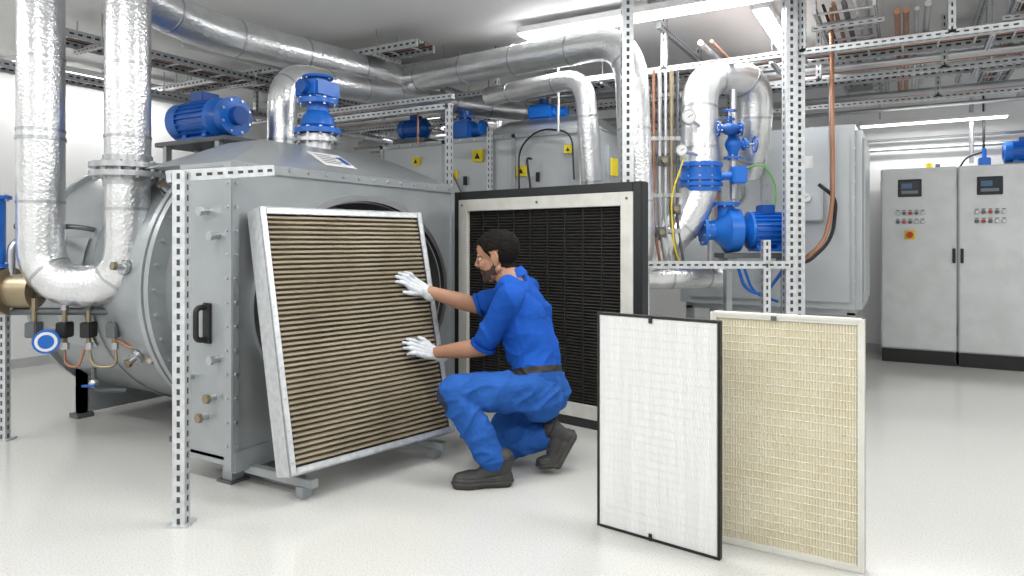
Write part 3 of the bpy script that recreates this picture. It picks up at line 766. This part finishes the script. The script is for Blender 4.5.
for i, v in enumerate(vn):
    if vl[i] == 2: continue
    q = v.co
    if vl[i] == 1:
        w = V((noise.noise(q*4), noise.noise(q*4+V((9,0,0))), noise.noise(q*4+V((0,9,0)))))*.5
        d = .014*ridge(V((q.x*6+q.z*4, q.y*4, q.z*13-q.x*5))+w)+.004*ridge(q*14+w)-.006
    else:
        w = V((noise.noise(q*3), noise.noise(q*3+V((9,0,0))), noise.noise(q*3+V((0,9,0)))))*.5
        d = .012*ridge(V((q.x*6-q.z*4, q.y*3, q.z*8+q.x*6))+w)+.003*ridge(q*12+w)-.006
    v.co = q+nrm[i]*d
ax = (bel-pel).normalized()
pn = np.array(pel); an = np.array(ax); q = (c-pn)@an
torso = (lb == 0) & (np.linalg.norm(c-np.array(pel+V((0,0,.1))), axis=1) < .24)
idx = lb.copy()
idx[(q < .098) & torso] = 1
idx[(q > .074) & (q < .108) & (np.linalg.norm((c-pn), axis=1) < .24) & (lb != 2)] = 3
kn = np.linalg.norm(c-np.array(Lkn+V((-.05,0,-.04))), axis=1) < .068
idx[kn] = 4
finish(me, 'body', [FABRIC, PANTS, SKIN, BLACK, mat('knee_pad',(.012,.025,.07),.8)], idx, DIAG, worker)
b = B('collar_and_hems', DIAG)
b.rev(neck+V((.004,0,.030)), V((-.035,.0,.085)), [(-.02,.086),(.0,.080),(.026,.069),(.030,.066),(.026,.062),(.0,.066)], FABRIC, 28, False)
for sh, el in ((Lsh,Lel),(Rsh,Rel)):
    d = (el-sh); b.rev(sh+d*.93, d, [(0,.066),(.0,.070),(.018,.070),(.020,.066),(.018,.052)], FABRIC, 28)
b.done(worker).matrix_world = DIAG
Fh = V((-.93,.27,-.18)).normalized(); Lh = V((0,0,1)).cross(Fh).normalized(); Uh = Fh.cross(Lh).normalized()
HM = Matrix((( *Fh,0),( *Lh,0),( *Uh,0),(0,0,0,1))).transposed(); HM.translation = V((-.080,3.665,1.106))
HM = DIAG @ HM @ Matrix.Scale(1.14,4)
HP = [('e',(-.012,0,.035),(.098,.077,.084)), ('e',(.028,0,-.025),(.060,.061,.080)),
 ('c',(.066,0,-.090),.022,(.058,0,-.07),.028), ('e',(.048,0,.045),(.042,.058,.046))]
for s_ in (-1,1):
    HP += [('c',(-.012,.052*s_,-.05),.022,(.050,.020*s_,-.090),.021), ('e',(.053,.038*s_,-.018),(.030,.026,.026)),
           ('c',(.084,.012*s_,.028),.009,(.068,.050*s_,.026),.011),
           ('e',(-.012,.079*s_,-.004),(.019,.008,.030)), ('c',(-.022,.083*s_,.022),.0042,(-.030,.089*s_,-.004),.0042), ('c',(-.018,.083*s_,.026),.0042,(.000,.083*s_,.020),.004), ('c',(-.028,.088*s_,-.006),.004,(-.010,.080*s_,-.034),.006),
           ('c',(.090,.012*s_,-.024),.007,(.100,.005*s_,-.024),.007)]
HP += [('c',(.086,0,.022),.007,(.108,0,-.014),.0085), ('c',(.108,0,-.015),.0095,(.098,0,-.026),.008),
 ('c',(.082,-.016,-.049),.0062,(.082,.016,-.049),.0062), ('c',(.080,-.014,-.060),.0075,(.080,.014,-.060),.0075),
 ('c',(-.018,0,-.05),.054,(-.045,0,-.13),.060), ('c',(.080,-.012,-.04),.01,(.080,.012,-.04),.01)]
me = remeshed(HP, .0026, 3)
c, lab = labels(me, HP)
x, y, z = c[:,0], c[:,1], c[:,2]; ay = np.abs(y)
idx = np.zeros(len(c), dtype=int)
hl = np.interp(x, [-.2,-.05,-.03,-.022,.008,.012,.03,.045,.06,.075,.2], [-.068,-.058,-.048,.0,.0,.012,.03,.058,.068,.074,.074])
isear = (ay > .0745) & (x < .008) & (x > -.036) & (z < .032) & (z > -.042)
hair = (z > hl) & ~isear; idx[hair] = 1
jaw = np.interp(x, [-.01,.01,.03,.05,.075,.12], [-.02,-.034,-.050,-.052,-.040,-.038])
beard = (z < jaw) & (x > -.004) & (z > -.125) & ~isear & ~hair
beard |= (x > -.008) & (x < .008) & (ay > .05) & (z < .012) & (z > -.05) & ~isear & ~hair
beard &= ~((x < .03) & (z < -.080)); beard &= ~((z < -.098) & (x < .045))
beard &= ~((x > .086) & (z > -.036))
idx[beard] = 2
lip = (x > .082) & (z > -.067) & (z < -.047) & (ay < .020); idx[lip] = 3
nv = len(me.vertices); vh = np.zeros(nv); cnt = np.zeros(nv)
for poly, i_ in zip(me.polygons, idx):
    for v in poly.vertices:
        cnt[v] += 1; vh[v] += {1:1., 2:.22}.get(int(i_), 0)
vh /= np.maximum(cnt,1)
nr = [v.normal.copy() for v in me.vertices]
for i, v in enumerate(me.vertices):
    if vh[i] > 0:
        k = max(0, min(1, (v.co.z+.05)/.13))
        v.co += nr[i]*vh[i]*(.002+.012*k+(.0022*noise.noise(v.co*110)+.002*noise.noise(v.co*45))*(.3+k))
finish(me, 'head', [SKIN, HAIR, BEARD, LIP], idx, HM, worker)
b = B('eyes_and_brows', HM)
for s_ in (-1,1):
    b.ball((.070,.031*s_,.006), .0130, EYEW); b.ball((.0785,.032*s_,.006), .0058, HAIR)
    b.sweep(fillet([(.093,.012*s_,.034),(.089,.032*s_,.041),(.074,.054*s_,.033)], .02), .0040, HAIR, 8)
    b.sweep(fillet([(.082,.019*s_,.011),(.086,.032*s_,.0165),(.074,.046*s_,.010)], .01), .0032, SKIN, 8)
    b.sweep(fillet([(.081,.020*s_,.000),(.083,.032*s_,-.005),(.073,.045*s_,.0)], .01), .0026, SKIN, 8)
b.done(worker).matrix_world = HM

tilt = (V((-.215,.193,1.221)).normalized())
nin = tilt.cross(V((.679,.734,0)).normalized()).normalized()
def hand(wr, tip, thumb_up, name):
    g = (tip-wr).normalized(); m = (nin-g*nin.dot(g)).normalized()
    s_ = g.cross(m).normalized()
    if (s_.z > 0) != thumb_up: s_ = -s_
    Q = []
    def c2(p1, r1, p2, r2): Q.append(('c', tuple(wr+g*p1[0]+s_*p1[1]+m*p1[2]), r1, tuple(wr+g*p2[0]+s_*p2[1]+m*p2[2]), r2, 0))
    c2((-.040,0,0), .037, (-.005,0,0), .036)
    c2((-.046,0,0), .0405, (-.036,0,0), .0405)
    for o_ in (-.026,-.009,.009,.026): c2((.0,o_*.75,.002), .0195, (.086,o_*1.12,.006), .0150)
    base = [(.030,.092),(.0105,.098),(-.010,.094),(-.029,.084)]
    lens = [.070,.079,.073,.056]; spread = [.12,.03,-.06,-.17]; curl = [.004,.0,.003,.010]
    for (o_, x_), L_, a, q in zip(base, lens, spread, curl):
        d = (math.cos(a), math.sin(a)); p0 = (x_-.012, o_, .004)
        p1 = (x_+d[0]*L_*.45, o_+d[1]*L_*.45, -.002-q); p2 = (x_+d[0]*L_*.78, o_+d[1]*L_*.78, .005-q*.5); p3 = (x_+d[0]*L_*.97, o_+d[1]*L_*.97, .016+q*.3)
        c2(p0, .0112, p1, .0106); c2(p1, .0108, p2, .0098); c2(p2, .0098, p3, .0088)
    c2((.012,.020,.006), .021, (.044,.046,.012), .0150); c2((.044,.046,.012), .0140, (.070,.060,.012), .0122); c2((.070,.060,.012), .0122, (.094,.066,.020), .0102)
    me = remeshed(Q, .0028, 2)
    nr = [v.normal.copy() for v in me.vertices]
    for i, v in enumerate(me.vertices): v.co += nr[i]*.0022*noise.noise(v.co*60)
    finish(me, name, [GLOVE], [0]*len(me.polygons), DIAG, worker)
hand(Lwr, V((-.597,3.632,.650)), True, 'left_glove_hand')
hand(Rwr, V((-.645,3.729,1.03)), False, 'right_glove_hand')

def shoe(M, bend, name):
    Q = [('c',(0,0,.045),.041,(.0,0,.10),.047),('c',(0,0,.10),.047,(-.004,0,.135),.050),('c',(-.012,0,.038),.040,(.09,.004,.040),.041),('c',(.03,0,.085),.045,(.10,.0,.055),.042),
         ('c',(.09,.004,.042),.042,(.165,.006,.036),.048),('c',(.165,.006,.036),.048,(.205,.0,.032),.042),('c',(.165,-.008,.03),.042,(.20,-.01,.030),.038)]
    me = remeshed(Q, .0035, 3)
    for v in me.vertices:
        if v.co.z < .004: v.co.z = .004
    n = len(me.polygons); c = np.empty(n*3); me.polygons.foreach_get('center', c); c = c.reshape(-1,3)
    idx = (c[:,2] < .026).astype(int)
    nr = [v.normal.copy() for v in me.vertices]
    for i, v in enumerate(me.vertices):
        z0 = v.co.z
        if z0 < .028:
            w = V((nr[i].x, nr[i].y, 0)); v.co += w*.007
            if z0 < .008: v.co.z = 0
        else:
            v.co += nr[i]*(.002*noise.noise(v.co*40) - .003*math.exp(-((z0-.05-.15*max(0,.1-v.co.x))/.004)**2))
    if bend:
        for v in me.vertices:
            if v.co.x > .13:
                a = bend*min(1,(v.co.x-.13)/.04); dx = v.co.x-.13; dz = v.co.z
                v.co.x = .13+dx*math.cos(a)-dz*math.sin(a)*.6; v.co.z = dx*math.sin(a)+dz*math.cos(a)
    finish(me, name, [SHOE, SOLE], idx, M, worker)
    b = B(name+'_laces', M)
    for k in range(5):
        x_ = .045+k*.022; z_ = .130-k*.0135
        b.sweep(fillet([(x_,-.025,z_-.008),(x_+.004,0,z_+.002),(x_,.025,z_-.008)], .02), .003, DGREY, 6)
    b.torus((-.004,0,.140), (0,0,1), .046, .009, BLACK, 24, 8)
    b.done(worker).matrix_world = M
def shoeM(p, ang, pitch):
    return DIAG @ Matrix.Translation(V(p)) @ Matrix.Rotation(math.radians(ang), 4, 'Z') @ Matrix.Rotation(math.radians(pitch), 4, 'Y')
shoe(shoeM((-.045,3.335,0), 186, 0), 0, 'left_shoe')
shoe(shoeM((.315,3.535,.155), 190, 58), math.radians(50), 'right_shoe')

# ------------------------------------------------------------------ camera + world
cam = bpy.data.cameras.new('camera'); co = bpy.data.objects.new('camera', cam); COL.objects.link(co)
cam.sensor_width = 36; cam.lens = 24; cam.shift_y = -48/1024
co.location = (0,0,1.2); co.rotation_euler = (math.radians(90), 0, math.radians(30)); cam.clip_start = .05
S.camera = co
w = bpy.data.worlds.new('world'); S.world = w; w.use_nodes = True
w.node_tree.nodes['Background'].inputs[0].default_value = (.9,.95,1,1); w.node_tree.nodes['Background'].inputs[1].default_value = .5
